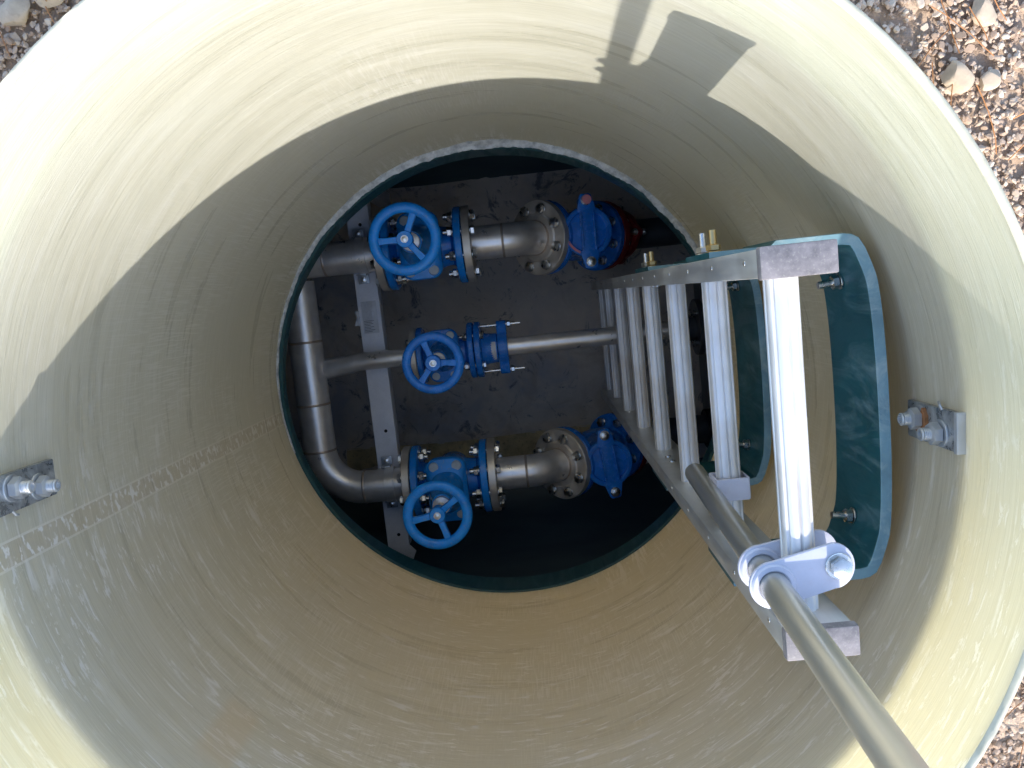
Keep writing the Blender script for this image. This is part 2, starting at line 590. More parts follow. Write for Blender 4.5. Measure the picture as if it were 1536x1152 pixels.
def stones_mesh(name, n, rmin, rmax, s0, s1, zoff, sub, mat, power=2.0):
    bm = bmesh.new()
    bmesh.ops.create_icosphere(bm, subdivisions=sub, radius=1.0)
    tv = np.array([v.co[:] for v in bm.verts]); tf = np.array([[v.index for v in f.verts] for f in bm.faces])
    bm.free()
    nv, nf = len(tv), len(tf)
    rr = np.sqrt(rng.uniform(rmin ** 2, rmax ** 2, n)); aa = rng.uniform(0, 2 * PI, n)
    size = s0 + (s1 - s0) * rng.uniform(0, 1, n) ** power
    P = tv[None] * (1 + rng.normal(0, 0.10, (n, nv, 1)))
    for _ in range(6):      # random cleavage planes make the stones angular
        nr = rng.normal(0, 1, (n, 1, 3)); nr /= np.linalg.norm(nr, axis=2, keepdims=True)
        ex = np.clip((P * nr).sum(2, keepdims=True) - rng.uniform(0.35, 0.8, (n, 1, 1)), 0, None)
        P = P - nr * ex
    P = P * rng.uniform(0.65, 1.35, (n, 1, 3)) * np.array([1, 1, 0.7])
    an = rng.uniform(0, 2 * PI, n); c, s = np.cos(an)[:, None], np.sin(an)[:, None]
    X = P[..., 0] * c - P[..., 1] * s; Y = P[..., 0] * s + P[..., 1] * c
    tl = rng.normal(0, 0.35, n)[:, None]
    Zc = P[..., 2] * np.cos(tl) + X * np.sin(tl)
    P = np.stack([X, Y, Zc], -1) * (size / 2)[:, None, None]
    cx, cy = rr * np.cos(aa), rr * np.sin(aa)
    cz = GZ - 0.03 * np.clip(cx, -1, 1) + zoff + size * 0.12 + rng.uniform(-0.001, 0.002, n)
    P += np.stack([cx, cy, cz], -1)[:, None, :]
    # no stone may pierce the shaft wall
    keep = (np.hypot(P[..., 0], P[..., 1]).min(1) > 0.5025)
    P = P[keep]; n = len(P)
    Fi = (tf[None] + (np.arange(n) * nv)[:, None, None]).reshape(-1, 3)
    me = bpy.data.meshes.new(name)
    me.vertices.add(n * nv); me.vertices.foreach_set('co', P.reshape(-1).astype(np.float32))
    me.loops.add(len(Fi) * 3); me.loops.foreach_set('vertex_index', Fi.reshape(-1).astype(np.int32))
    me.polygons.add(len(Fi)); me.polygons.foreach_set('loop_start', (np.arange(len(Fi)) * 3).astype(np.int32))
    me.update(calc_edges=True); me.validate()
    me.materials.append(M[mat]); me.shade_flat()
    o = bpy.data.objects.new(name, me); col.objects.link(o)
    return o


g1 = stones_mesh('gravel', 66000, 0.503, 0.86, 0.0028, 0.0088, 0.0, 2, 'gravel', 1.6)
tag(g1, 'small crushed beige gravel covering the ground round the shaft', 'gravel', kind='stuff')
g2 = stones_mesh('coarse_gravel', 420, 0.506, 1.0, 0.010, 0.018, 0.0015, 2, 'gravel', 2.2)
tag(g2, 'coarser pale stones lying loose among the fine gravel', 'gravel', kind='stuff')


def rock(label, x, y, size, sx, seed, mat='stone'):
    rnd = random.Random(seed)
    bm = bmesh.new()
    bmesh.ops.create_icosphere(bm, subdivisions=3, radius=1.0)
    planes = [(Vector((rnd.gauss(0, 1), rnd.gauss(0, 1), rnd.gauss(0, 1))).normalized(), rnd.uniform(0.55, 0.85)) for _ in range(11)]
    for v in bm.verts:
        for nrm, d in planes:
            e = v.co.dot(nrm) - d
            if e > 0:
                v.co -= nrm * e * 0.93
        v.co.x *= sx
        v.co.z *= 0.75
        v.co *= size / 2
    me = bpy.data.meshes.new('stone'); bm.to_mesh(me); bm.free()
    me.materials.append(M[mat]); me.shade_smooth(); me.set_sharp_from_angle(angle=R(28))
    o = bpy.data.objects.new('stone', me); col.objects.link(o)
    o.location = (x, y, gz(x) + size * 0.24); o.rotation_euler = (0, 0, rnd.uniform(0, 6))
    return tag(o, label, 'stone', 'larger stones in the gravel')


# ------------------------------------------------------------------ access shaft
RI, RO = 0.492, 0.500
ZB = -1.032
shaft = thing('access_shaft', 'round pale yellow fibreglass access shaft seen from above, opening in gravel', 'shaft', (0, 0, 0))
sg = 128
mb = MB(); V = []; Fs = []
zs = [-0.003 - i * (1.029 / 40) for i in range(41)]
for zz in zs:
    for j in range(sg):
        a = 2 * PI * j / sg
        V.append((RI * math.cos(a), RI * math.sin(a), zz))
for i in range(40):
    for j in range(sg):
        b = (j + 1) % sg
        Fs.append((i * sg + j, i * sg + b, (i + 1) * sg + b, (i + 1) * sg + j))
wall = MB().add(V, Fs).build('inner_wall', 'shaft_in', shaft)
V = []; Fs = []
for zz in (-0.003, -0.35, -0.7, -1.032):
    for j in range(sg):
        a = 2 * PI * j / sg
        V.append((RO * math.cos(a), RO * math.sin(a), zz))
for i in range(3):
    for j in range(sg):
        b = (j + 1) % sg
        Fs.append((i * sg + j, (i + 1) * sg + j, (i + 1) * sg + b, i * sg + b))
MB().add(V, Fs).build('outer_wall', 'shaft_out', shaft)
# sawn rim
V = []; Fs = []
n = 256
prof = [(RI + 0.00005, -0.0032), (RI + 0.0022, -0.0002), (RO - 0.0022, 0.0), (RO - 0.00005, -0.0032)]
for j in range(n):
    a = 2 * PI * j / n
    jit = random.uniform(-0.0006, 0.0006)
    for q, (rr, zz) in enumerate(prof):
        V.append((rr * math.cos(a), rr * math.sin(a), zz + (jit if q in (1, 2) else 0)))
for j in range(n):
    b = (j + 1) % n
    for i in range(3):
        Fs.append((j * 4 + i, j * 4 + i + 1, b * 4 + i + 1, b * 4 + i))
MB().add(V, Fs).build('sawn_rim', 'rim', shaft, smooth=60)
# filler bead on the ledge at the foot of the wall
V = []; Fs = []
n = 420
HC = Vector((0.0, -0.006)); HR = 0.4842
w1 = w2 = 0.0
for j in range(n + 1):
    a = R(5 + 190 * j / n)
    ca, sa = math.cos(a), math.sin(a)
    bq = ca * HC.x + sa * HC.y
    hr = bq + math.sqrt(max(0, bq * bq - HC.length_squared + HR * HR))
    fade = min(1, j / 25, (n - j) / 190)
    w1 = w1 * 0.90 + random.gauss(0, 0.0007)
    w2 = w2 * 0.93 + random.gauss(0, 0.0016)
    up = max(0.002, 0.009 + w2 + 0.006 * random.random() ** 2) * max(0.12, fade)
    j1 = w1 * max(0.25, fade)
    inner = hr + 0.0010 + j1 + (1 - fade) * 0.6 * (RI - hr)
    inner = min(inner, RI - 0.0008)
    V += [(RI * ca, RI * sa, ZB + 0.002 + up), ((RI * 0.7 + inner * 0.3) * ca, (RI * 0.7 + inner * 0.3) * sa, ZB + 0.003 + up * 0.45),
          (0.5 * (RI + inner) * ca, 0.5 * (RI + inner) * sa, ZB + 0.004 + j1), (inner * ca, inner * sa, ZB + 0.0015), (inner * ca, inner * sa, ZB - 0.004)]
for j in range(n):
    for i in range(4):
        Fs.append((j * 5 + i, j * 5 + i + 1, (j + 1) * 5 + i + 1, (j + 1) * 5 + i))
tag(MB().add(V, Fs).build('filler_bead', 'bead', shaft, smooth=50), 'rough white filler bead round the foot of the wall')

# ------------------------------------------------------------------ tank under the shaft
TR, TZ = 2.20, -3.25
XL, XR = -0.85, 0.64
FLZ = -2.05
tank = thing('underground_tank', 'dark teal horizontal tank chamber below the shaft opening', 'tank', (0, 0, 0))
V = []; Fs = []
nx, na = 70, 90
ys = [-0.82 + 1.64 * j / na for j in range(na + 1)]


def roof(y):
    return TZ + math.sqrt(TR * TR - y * y)


for i in range(nx + 1):
    xx = XL + (XR - XL) * i / nx
    for yy in ys:
        V.append((xx, yy, roof(yy)))
m_ = na + 1
for i in range(nx):
    for j in range(na):
        q = (i * m_ + j, (i + 1) * m_ + j, (i + 1) * m_ + j + 1, i * m_ + j + 1)
        if any(math.hypot(V[k_][0], V[k_][1] + 0.009) < 0.487 for k_ in q):
            continue
        Fs.append(q)
MB().add(V, Fs).build('roof_shell', 'tank', tank)
for xx in (XL, XR):
    V = [(xx, yy, roof(yy)) for yy in ys] + [(xx, 0.82, -2.1), (xx, -0.82, -2.1)]
    MB().add(V, [list(range(len(V)))]).build('end_wall', 'tank', tank)
# teal cut collar: flat ledge, then down to the saddle of the shell
V = []; Fs = []
n = 160
for j in range(n):
    a = 2 * PI * j / n
    hx, hy = HC.x + HR * math.cos(a), HC.y + HR * math.sin(a)
    zsad = TZ + math.sqrt(TR * TR - hy * hy) - 0.004
    ox, oy = 0.515 * math.cos(a), 0.515 * math.sin(a)
    hx2, hy2 = HC.x + (HR - 0.002) * math.cos(a), HC.y + (HR - 0.002) * math.sin(a)
    zsad = TZ + math.sqrt(TR * TR - (HC.y + (HR + 0.02) * math.sin(a)) ** 2)
    ex, ey = HC.x + (HR + 0.022) * math.cos(a), HC.y + (HR + 0.022) * math.sin(a)
    V += [(ox, oy, ZB - 0.001), (hx, hy, ZB - 0.001), (hx2, hy2, ZB - 0.003), (hx2, hy2, min(ZB - 0.012, zsad - 0.006)), (ex, ey, zsad - 0.001)]
for j in range(n):
    b = (j + 1) % n
    for i in range(4):
        Fs.append((j * 5 + i, j * 5 + i + 1, b * 5 + i + 1, b * 5 + i))
tag(MB().add(V, Fs).build('collar', 'collar', tank), 'teal cut edge of the tank roof under the shaft')
# floor: flat pan with a rounded kerb on both sides
prof = [(-0.46, -2.005), (-0.36, -2.02), (-0.315, -2.028), (-0.295, -2.046), (-0.27, FLZ), (0.0, FLZ - 0.004), (0.47, FLZ),
        (0.50, -2.046), (0.53, -2.025), (0.57, -2.01)]
sides = [[(-0.455, -2.005), (-0.54, -1.97), (-0.62, -1.88), (-0.69, -1.72), (-0.74, -1.5), (-0.79, -1.17)],
         [(0.565, -2.012), (0.62, -1.97), (0.67, -1.88), (0.72, -1.72), (0.76, -1.5), (0.79, -1.17)]]
for sp in sides:
    V = [(xx, a, b) for xx in (XL + 0.002, XR - 0.002) for a, b in sp]
    q_ = len(sp)
    MB().add(V, [(i, q_ + i, q_ + i + 1, i + 1) for i in range(q_ - 1)]).build('side_lining', 'tank', tank, smooth=60)
V = []; Fs = []
nx = 60
for i in range(nx + 1):
    xx = XL + (XR - XL) * i / nx
    for yy, zz in prof:
        V.append((xx, yy + 0.006 * math.sin(xx * 7), zz + random.uniform(-0.0015, 0.0015)))
m_ = len(prof)
for i in range(nx):
    for q in range(m_ - 1):
        Fs.append((i * m_ + q, (i + 1) * m_ + q, (i + 1) * m_ + q + 1, i * m_ + q + 1))
MB().add(V, Fs).build('floor', 'floor', tank, smooth=60)
# strip of dried mud on the low kerb
V = []; Fs = []
for i in range(nx + 1):
    xx = -0.62 + 1.15 * i / nx
    b0 = -0.41 + 0.03 * math.sin(xx * 9) + random.uniform(-0.008, 0.008)
    V += [(xx, b0, -2.009 - 0.004), (xx, -0.36, -2.010), (xx, -0.325 + random.uniform(-0.004, 0.004), -2.020), (xx, -0.312 + 0.006 * math.sin(xx * 7), -2.030)]
for i in range(nx):
    for q in range(3):
        Fs.append((i * 4 + q, (i + 1) * 4 + q, (i + 1) * 4 + q + 1, i * 4 + q + 1))
tag(MB().add(V, Fs).build('mud_streak', 'mud', tank), 'brown dried mud along the floor edge')

# ------------------------------------------------------------------ bolts
proto_mesh = {}


def bolt_mesh(key, af, head, shank_r, shank, nut=True, grip=0.045):
    """hex head at +z side of grip, nut and stud at the other side; origin at grip centre"""
    mb = MB()
    mb.disc(af * 0.62, 0.002, Matrix.Translation((0, 0, grip / 2)), 20, 0.0004)
    mb.hexa(af, head, Matrix.Translation((0, 0, grip / 2 + 0.002)))
    mb.lathe([(shank_r, -grip / 2 - shank), (shank_r, grip / 2)], 12)
    if nut:
        mb.disc(af * 0.62, 0.002, Matrix.Translation((0, 0, -grip / 2 - 0.002)), 20, 0.0004)
        mb.hexa(af, head * 1.15, Matrix.Translation((0, 0, -grip / 2 - 0.002 - head * 1.15)))
    o = mb.build('bolt', 'bolt')
    me = o.data
    bpy.data.objects.remove(o)
    proto_mesh[key] = me


bolt_mesh('m16', 0.022, 0.010, 0.0075, 0.024)
bolt_mesh('m12', 0.017, 0.008, 0.0055, 0.018, grip=0.036)
bolt_mesh('m10', 0.016, 0.007, 0.005, 0.014, grip=0.03)


def bolt(parent, key, loc, axis, spin=0.0, name='bolt'):
    o = bpy.data.objects.new(name, proto_mesh[key]); col.objects.link(o)
    o.parent = parent
    o.matrix_basis = T(loc, axis) @ Matrix.Rotation(spin, 4, 'Z')
    return o


def bolt_circle(parent, key, c, axis, rad, n, ph=0.5, rev=False):
    fm = frame(axis)
    for i in range(n):
        a = 2 * PI * (i + ph) / n
        p = Vector(c) + fm @ Vector((rad * math.cos(a), rad * math.sin(a), 0))
        bolt(parent, key, p, axis if not rev else tuple(-q for q in axis), random.uniform(0, 6))


# ------------------------------------------------------------------ pipework
PZ = -1.44
PR = 0.0445
YU, YL, YM = 0.314, -0.312, 0.033
XH = -0.54


def arc(c, a0, a1, rad, u, v, n=14):
    c, u, v = Vector(c), Vector(u), Vector(v)
    return [c + (u * math.cos(a0 + (a1 - a0) * i / n) + v * math.sin(a0 + (a1 - a0) * i / n)) * rad for i in range(n + 1)]


def weld(parent, loc, axis, r=PR):
    mb = MB()
    mb.torus(r - 0.0012, 0.0026, T(loc, axis), 36, 8, 1.5)
    mb.build('weld_seam', 'weld', parent)


XA = -0.300      # steel flange, left of gate valve
XB = -0.070      # steel flange, right of gate valve
hd = thing('pipe_header', 'stainless steel header pipe with swept elbow running along the left side', 'pipe', (XH, 0, PZ))
off = Matrix.Translation((-XH, 0, -PZ))


def L3(x, y, z):
    return (x - XH, y, z - PZ)


mb = MB()
mb.sweep([L3(XH, 0.262, PZ), L3(XH, -0.198, PZ)], PR, 36)
mb.build('header_tube', 'steel', hd)
mb = MB()
mb.sweep([Vector(L3(p.x, p.y, p.z)) for p in arc((XH + 0.114, -0.198, PZ), PI, PI * 1.5, 0.114, (1, 0, 0), (0, 1, 0))], PR, 36)
mb.build('elbow', 'steel', hd)
mb = MB()
mb.sweep([L3(XH + 0.114, YL, PZ), L3(XA - 0.008, YL, PZ)], PR, 36)
mb.build('lower_stub', 'steel', hd)
mb = MB()
mb.sweep([L3(XL + 0.002, YU, PZ + 0.004), L3(XA - 0.008, YU, PZ + 0.004)], PR + 0.0006, 36)
mb.build('upper_stub', 'steel', hd)
for yy in (0.10, -0.07, -0.198):
    weld(hd, L3(XH, yy, PZ), (0, 1, 0))
weld(hd, L3(XH + 0.114, YL, PZ), (1, 0, 0))
weld(hd, L3(-0.455, YU, PZ + 0.004), (1, 0, 0), PR + 0.0006)
for yy in (YU, YL):
    mb = MB()
    mb.ring(PR - 0.002, 0.100, 0.020, T(L3(XA - 0.010, yy, PZ), (1, 0, 0)), 48)
    mb.build('flange', 'steel_flange', hd)
# cone-shaped branch to the small line
mb = MB()
mb.sweep([L3(XH + 0.015, 0.022, PZ - 0.012), L3(-0.485, 0.024, PZ - 0.010), L3(-0.475, 0.0245, PZ - 0.009), L3(-0.425, 0.029, PZ - 0.004), L3(-0.405, YM, PZ), L3(-0.244, YM, PZ)], [0.0275, 0.0275, 0.0272, 0.0250, 0.0241, 0.0241], 28)
mb.build('small_branch', 'steel', hd)
mb = MB()
mb.ring(0.022, 0.075, 0.016, T(L3(-0.252, YM, PZ), (1, 0, 0)), 40)
mb.build('flange', 'steel_flange', hd)


# gate valves ------------------------------------------------------------
def bonnet_layers(mb, layers, mx=None, n=8):
    """loft of rounded rectangles [(wx, wy, r, z)]"""
    rings = [[(x, y, z) for x, y in rrect(wx, wy, r, n)] for wx, wy, r, z in layers]
    m = len(rings[0]); V = [p for rg in rings for p in rg]; Fs = []
    for i in range(len(rings) - 1):
        for j in range(m):
            b = (j + 1) % m
            Fs.append((i * m + j, i * m + b, (i + 1) * m + b, (i + 1) * m + j))
    Fs.append(list(range(m))[::-1]); Fs.append([(len(rings) - 1) * m + j for j in range(m)])
    mb.add(V, Fs, mx)


def handwheel(parent, zc, RR, r, spokes, mat, tilt=(0, 0)):
    hw = MB()
    hw.torus(RR, r, None, 64, 16, 0.85)
    o = hw.build('handwheel', mat, parent)
    o.location = (0, 0, zc)
    o.rotation_euler = (tilt[0], tilt[1], 0)
    for a in spokes:
        s_ = MB()
        ca = R(a)
        p0 = 0.012; p1 = RR - r * 0.55
        wv = 0.0078
        V = []
        for (d, hw_, z0, z1) in ((p0, wv * 1.15, -0.014, 0.002), (p1 * 0.6, wv, -0.008, 0.003), (p1, wv * 1.25, -0.005, 0.0045)):
            V += [(d, -hw_, z0), (d, hw_, z0), (d, hw_ * 0.8, z1), (d, -hw_ * 0.8, z1)]
        Fs = [(0, 1, 2, 3)[::-1], (8, 9, 10, 11)]
        for i in (0, 4):
            for j in range(4):
                b = (j + 1) % 4
                Fs.append((i + j, i + b, i + 4 + b, i + 4 + j))
        s_.add(V, Fs, Matrix.Rotation(ca, 4, 'Z'))
        s_.build('spoke', mat, o, 0.0018)
    h = MB()
    h.lathe([(0.017, -0.030), (0.0185, -0.006), (0.0185, 0.005), (0.0170, 0.0075), (0.006, 0.0078)], 32)
    h.build('hub', mat, o)
    b = MB()
    b.disc(0.0085, 0.0016, Matrix.Translation((0, 0, 0.0078)), 20, 0.0003)
    b.hexa(0.0105, 0.006, Matrix.Translation((0, 0, 0.0092)))
    b.build('spindle_nut', 'bolt', o)
    # cast raised marks on the rim face
    for a0, cnt in ((100, 6), (20, 6), (250, 5)):
        lt = MB()
        for i in range(cnt):
            a = R(a0 + i * 6.2)
            m4 = Matrix.Rotation(a, 4, 'Z') @ Matrix.Translation((RR - 0.001, 0, r * 0.83))
            lt.box((0, 0.0, 0), (r * 0.75, 0.0014, 0.0016), m4)
            if i % 2:
                lt.box((r * 0.2, 0.0014, 0), (0.0014, 0.0036, 0.0016), m4)
            else:
                lt.box((-r * 0.2, -0.0012, 0), (0.0014, 0.0034, 0.0016), m4)
        lt.build('cast_lettering', mat, o)
    return o


def gate_valve(name, label, loc, L, fr, fbolt, nb, br, spokes, mat, wheel=(0.0685, 0.0118), zw=0.355, sc=1.0, tilt=(0, 0), key='m16', group=None):
    v = thing(name, label, 'valve', loc, group)
    ft = 0.019 * sc
    for s in (-1, 1):
        mb = MB()
        mb.lathe([(0.03 * sc, 0), (fr - 0.002, 0), (fr, 0.002), (fr, ft - 0.003), (fr - 0.003, ft), (fr * 0.62, ft + 0.002), (fr * 0.5, ft + 0.012), (fr * 0.3, ft + 0.013)], 48,
                 T((s * L / 2, 0, 0), (-s, 0, 0)))
        mb.build('flange', mat, v, smooth=40)
    mb = MB()
    # barrel and swollen gate housing
    mb.lathe([(0.049 * sc, -L / 2 + 0.018), (0.052 * sc, -L * 0.25), (0.058 * sc, -L * 0.15), (0.058 * sc, L * 0.15), (0.052 * sc, L * 0.25), (0.049 * sc, L / 2 - 0.018)], 40, T((0, 0, 0), (1, 0, 0)))
    bonnet_layers(mb, [(0.070 * sc, 0.10 * sc, 0.030 * sc, -0.075 * sc), (0.082 * sc, 0.125 * sc, 0.035 * sc, -0.06 * sc), (0.086 * sc, 0.130 * sc, 0.038 * sc, 0.0),
                       (0.088 * sc, 0.128 * sc, 0.038 * sc, 0.085 * sc), (0.102 * sc, 0.165 * sc, 0.030 * sc, 0.095 * sc), (0.104 * sc, 0.168 * sc, 0.030 * sc, 0.112 * sc)])
    mb.build('body', mat, v, 0.0, smooth=45)
    mb = MB()
    bonnet_layers(mb, [(0.104 * sc, 0.168 * sc, 0.030 * sc, 0.1135 * sc), (0.104 * sc, 0.168 * sc, 0.030 * sc, 0.126 * sc), (0.100 * sc, 0.163 * sc, 0.030 * sc, 0.130 * sc),
                       (0.084 * sc, 0.100 * sc, 0.036 * sc, 0.138 * sc), (0.076 * sc, 0.088 * sc, 0.034 * sc, 0.190 * sc), (0.062 * sc, 0.066 * sc, 0.028 * sc, 0.215 * sc),
                       (0.052 * sc, 0.052 * sc, 0.0255 * sc, 0.24 * sc), (0.050 * sc, 0.050 * sc, 0.0245 * sc, 0.262 * sc)])
    mb.build('bonnet', mat, v, 0.0, smooth=40)
    for sx in (-1, 1):
        for sy in (-1, 1):
            b = MB()
            b.lathe([(0.0125 * sc, 0), (0.0135 * sc, 0.001), (0.0115 * sc, 0.005), (0.004 * sc, 0.0055)], 20, Matrix.Translation((sx * 0.029 * sc, sy * 0.063 * sc, 0.1305 * sc)))
            b.build('bonnet_bolt_plug', 'wax', v)
    mb = MB()
    mb.lathe([(0.021 * sc, 0.262 * sc), (0.021 * sc, 0.278 * sc), (0.010, 0.281 * sc), (0.009, zw - 0.03)], 24)
    mb.build('spindle', 'steel', v)
    handwheel(v, zw, wheel[0], wheel[1], spokes, mat, tilt)
    for s in (-1, 1):
        bolt_circle(v, key, (s * (L / 2 + 0.001), 0, 0), (s, 0, 0), br, nb)
    return v


XV = (XA + XB) / 2
LV = (XB - XA) - 2 * 0.010 - 0.006
gate_valve('gate_valve', 'blue gate valve with handwheel nearest the top, beside the upper check valve', (XV, YU, PZ), LV, 0.100, None, 8, 0.080, (66, 180, -52), 'blue', tilt=(0.02, 0.03), group='large blue gate valves')
gate_valve('gate_valve', 'blue gate valve with handwheel nearest the lower edge of the opening', (XV, YL, PZ), LV, 0.100, None, 8, 0.080, (188, 36, -72), 'blue', tilt=(-0.03, 0.02), group='large blue gate valves')
gate_valve('gate_valve', 'smaller blue gate valve on the thin middle pipe', (-0.160, YM, PZ), 0.150, 0.075, None, 4, 0.055, (108, -5, -128), 'blue_dark', (0.0610, 0.0105), 0.315, 0.80, (0.02, 0.05), 'm12')


# spools with 45 degree bend and check valves -----------------------------
S45 = math.sqrt(0.5)
DIR = Vector((S45, 0, -S45))


def spool(label, y):
    s = thing('pipe_spool', label, 'pipe', (XB, y, PZ), 'short spools between gate valve and check valve')
    xb = 0.020 - XB
    mb = MB(); mb.sweep([(0.008, 0, 0), (xb, 0, 0)], PR, 36); mb.build('tube', 'steel', s)
    mb = MB()
    pts = arc((xb, 0, -0.114), PI / 2, PI / 4, 0.114, (1, 0, 0), (0, 0, 1))
    pts.append(pts[-1] + DIR * 0.012)
    mb.sweep(pts, PR, 36); mb.build('elbow', 'steel', s)
    weld(s, (xb, 0, 0), (1, 0, 0))
    e = pts[-1]
    weld(s, tuple(e - DIR * 0.001), DIR, PR + 0.001)
    mb = MB(); mb.ring(PR - 0.002, 0.100, 0.020, T((-0.010, 0, 0), (1, 0, 0)), 48); mb.build('flange', 'steel_flange', s)
    mb = MB()
    mb.lathe([(PR - 0.002, 0.0), (0.062, 0.0), (0.066, 0.003), (0.0985, 0.003), (0.100, 0.005), (0.100, 0.021), (0.098, 0.023), (PR - 0.002, 0.023), (PR - 0.002, 0.0)], 56, T(e, DIR), caps=False)
    mb.build('flange', 'steel_flange', s)
    return s, Vector((XB, y, PZ)) + e + DIR * 0.023


def check_valve(label, start, spin=0.0):
    LCV = 0.235
    v = thing('check_valve', label, 'valve', start, 'blue ball check valves')
    # inlet and outlet flanges on the sloping axis
    for d0, sgn in ((0.002, 1), (LCV, -1)):
        mb = MB()
        mb.lathe([(0.03, 0), (0.098, 0), (0.100, 0.002), (0.100, 0.017), (0.097, 0.019), (0.06, 0.021), (0.052, 0.03)], 52, T(DIR * d0, DIR * sgn))
        mb.build('flange', 'blue_dark', v, smooth=40)
    mb = MB()
    mb.lathe([(0.05, 0.018), (0.053, 0.05), (0.066, 0.10), (0.070, 0.14), (0.062, 0.19), (0.052, 0.222)], 40, T((0, 0, 0), DIR))
    ax = Vector((0.13, 0, 0.99)).normalized()
    c0 = DIR * 0.140
    mb.lathe([(0.066, -0.02), (0.064, 0.05), (0.060, 0.12), (0.064, 0.136), (0.066, 0.148)], 40, T(c0, ax))
    mb.build('body', 'blue_dark', v, smooth=45)
    ct = c0 + ax * 0.1485
    fm = T(ct, ax, (0, 1, 0)) @ Matrix.Rotation(spin, 4, 'Z')
    cov = MB()
    cov.lathe([(0.066, 0.0), (0.067, 0.004), (0.065, 0.0135), (0.062, 0.0155), (0.055, 0.0155), (0.0525, 0.0135), (0.051, 0.006), (0.03, 0.0075), (0.004, 0.009)], 56, fm)
    co = cov.build('cover', 'blue_dark', v, smooth=30)
    # raised marks round the cover ring
    lt = MB()
    for a0 in (-30, 150):
        for i in range(8):
            a = R(a0 + i * 8)
            lt.box((0.0588, 0, 0.0158), (0.005, 0.0016, 0.0014), fm @ Matrix.Rotation(a, 4, 'Z'))
    lt.build('cast_lettering', 'blue_dark', co)
    # clamping bar with waisted lugs
    bar = MB()
    half = [(0.000, 0.019), (0.048, 0.0195), (0.056, 0.025), (0.072, 0.021), (0.085, 0.0175), (0.093, 0.0155), (0.097, 0.011)]
    poly = [(xx, yy) for yy, xx in half] + [(-xx, yy) for yy, xx in half[::-1]] + [(-xx, -yy) for yy, xx in half[1:]] + [(xx, -yy) for yy, xx in half[1:][::-1]]
    # local x = across, y = along bar
    mrot = fm @ Matrix.Translation((0, 0, 0.0095))
    bar.prism(poly, 0.011, mrot)
    bo = bar.build('clamp_bar', 'blue_dark', v, 0.0022)
    rb = MB()
    for sx in (-1, 1):
        rb.box((sx * 0.0165, 0, 0.0135), (0.004, 0.098, 0.008), mrot)
    rb.build('rib', 'blue_dark', bo, 0.0012)
    lt = MB()
    for i in range(3):
        lt.box((-0.006 + i * 0.006, 0.004, 0.0115), (0.0014, 0.009, 0.002), mrot)
        lt.box((-0.004 + i * 0.006, 0.008 - 0.004 * i, 0.0115), (0.004, 0.0014, 0.002), mrot)
    lt.box((-0.002, -0.012, 0.0115), (0.010, 0.006, 0.002), mrot)
    lt.build('cast_lettering', 'blue_dark', bo)
    for sy in (-1, 1):
        b = MB()
        b.disc(0.0135, 0.002, mrot @ Matrix.Translation((0, sy * 0.080, 0.0115)), 24, 0.0004)
        b.hexa(0.019, 0.011, mrot @ Matrix.Translation((0, sy * 0.080, 0.0135)))
        b.build('bolt', 'bolt', v)
        lug = MB()
        lug.lathe([(0.014, -0.028), (0.016, -0.004), (0.0165, 0.012)], 20, fm @ Matrix.Translation((0, sy * 0.080, 0)))
        lug.build('lug', 'blue_dark', v)
    if spin == 0.0:
        pk = MB()
        Vp, Fp = [], []
        for i in range(9):
            a = R(203 + i * 5.2)
            for rr_ in (0.0556, 0.0618):
                Vp.append((rr_ * math.cos(a), rr_ * math.sin(a), 0.0159))
        for i in range(8):
            Fp.append((2 * i, 2 * i + 1, 2 * i + 3, 2 * i + 2))
        pk.add(Vp, Fp, fm)
        pk.build('paint_mark', 'pink', v)
        pk = MB()
        pk.disc(0.0125, 0.0012, mrot @ Matrix.Translation((0, 0.080, 0.0245)), 24, 0.0003)
        pk.build('paint_mark', 'pink', v)
    bolt_circle(v, 'm16', DIR * (-0.0015), DIR, 0.080, 8, 0.5, True)
    bolt_circle(v, 'm16', DIR * (LCV + 0.001), DIR, 0.080, 8, 0.5, True)
    return v, Vector(start) + DIR * (LCV + 0.003)


def adapter(label, start):
    a = thing('flange_adapter', label, 'adapter', start, 'red flange adapters')
    mb = MB()
    mb.ring(0.050, 0.100, 0.022, T((0, 0, 0), DIR), 48)
    mb.lathe([(0.072, 0.021), (0.070, 0.05), (0.066, 0.078)], 40, T((0, 0, 0), DIR), caps=False)
    mb.build('flange', 'red', a, smooth=40)
    mb = MB()
    pts = []
    for i in range(48):
        t = 2 * PI * i / 48
        pts.append(((0.074 + 0.014 * max(0, math.cos(4 * t)) ** 3) * math.cos(t), (0.074 + 0.014 * max(0, math.cos(4 * t)) ** 3) * math.sin(t)))
    mb.prism(pts, 0.022, T(DIR * 0.080, DIR))
    mb.build('gland_ring', 'red', a, 0.003)
    fm = frame(DIR)
    for i in range(4):
        t = 2 * PI * i / 4
        bolt(a, 'm12', DIR * 0.091 + fm @ Vector((0.079 * math.cos(t), 0.079 * math.sin(t), 0)), DIR)
    return a, Vector(start) + DIR * 0.1


def feed_pipe(label, start):
    p = thing('feed_pipe', label, 'pipe', start, 'dark feed pipes')
    mb = MB()
    x_end = XR - 0.004 - start.x
    pts = [-DIR * 0.04, DIR * 0.03] + arc(tuple(DIR * 0.03 + Vector((S45, 0, S45)) * 0.10), -3 * PI / 4, -PI / 2, 0.10, (1, 0, 0), (0, 0, 1), 8)
    last = pts[-1]
    pts.append(Vector((x_end, 0, last.z)))
    mb.sweep(pts, 0.045, 32)
    mb.build('tube', 'dark_pipe', p)
    mb = MB()
    mb.ring(0.044, 0.062, 0.03, T((x_end - 0.05, 0, last.z), (1, 0, 0)), 32)
    mb.build('socket', 'rubber', p)
    return p


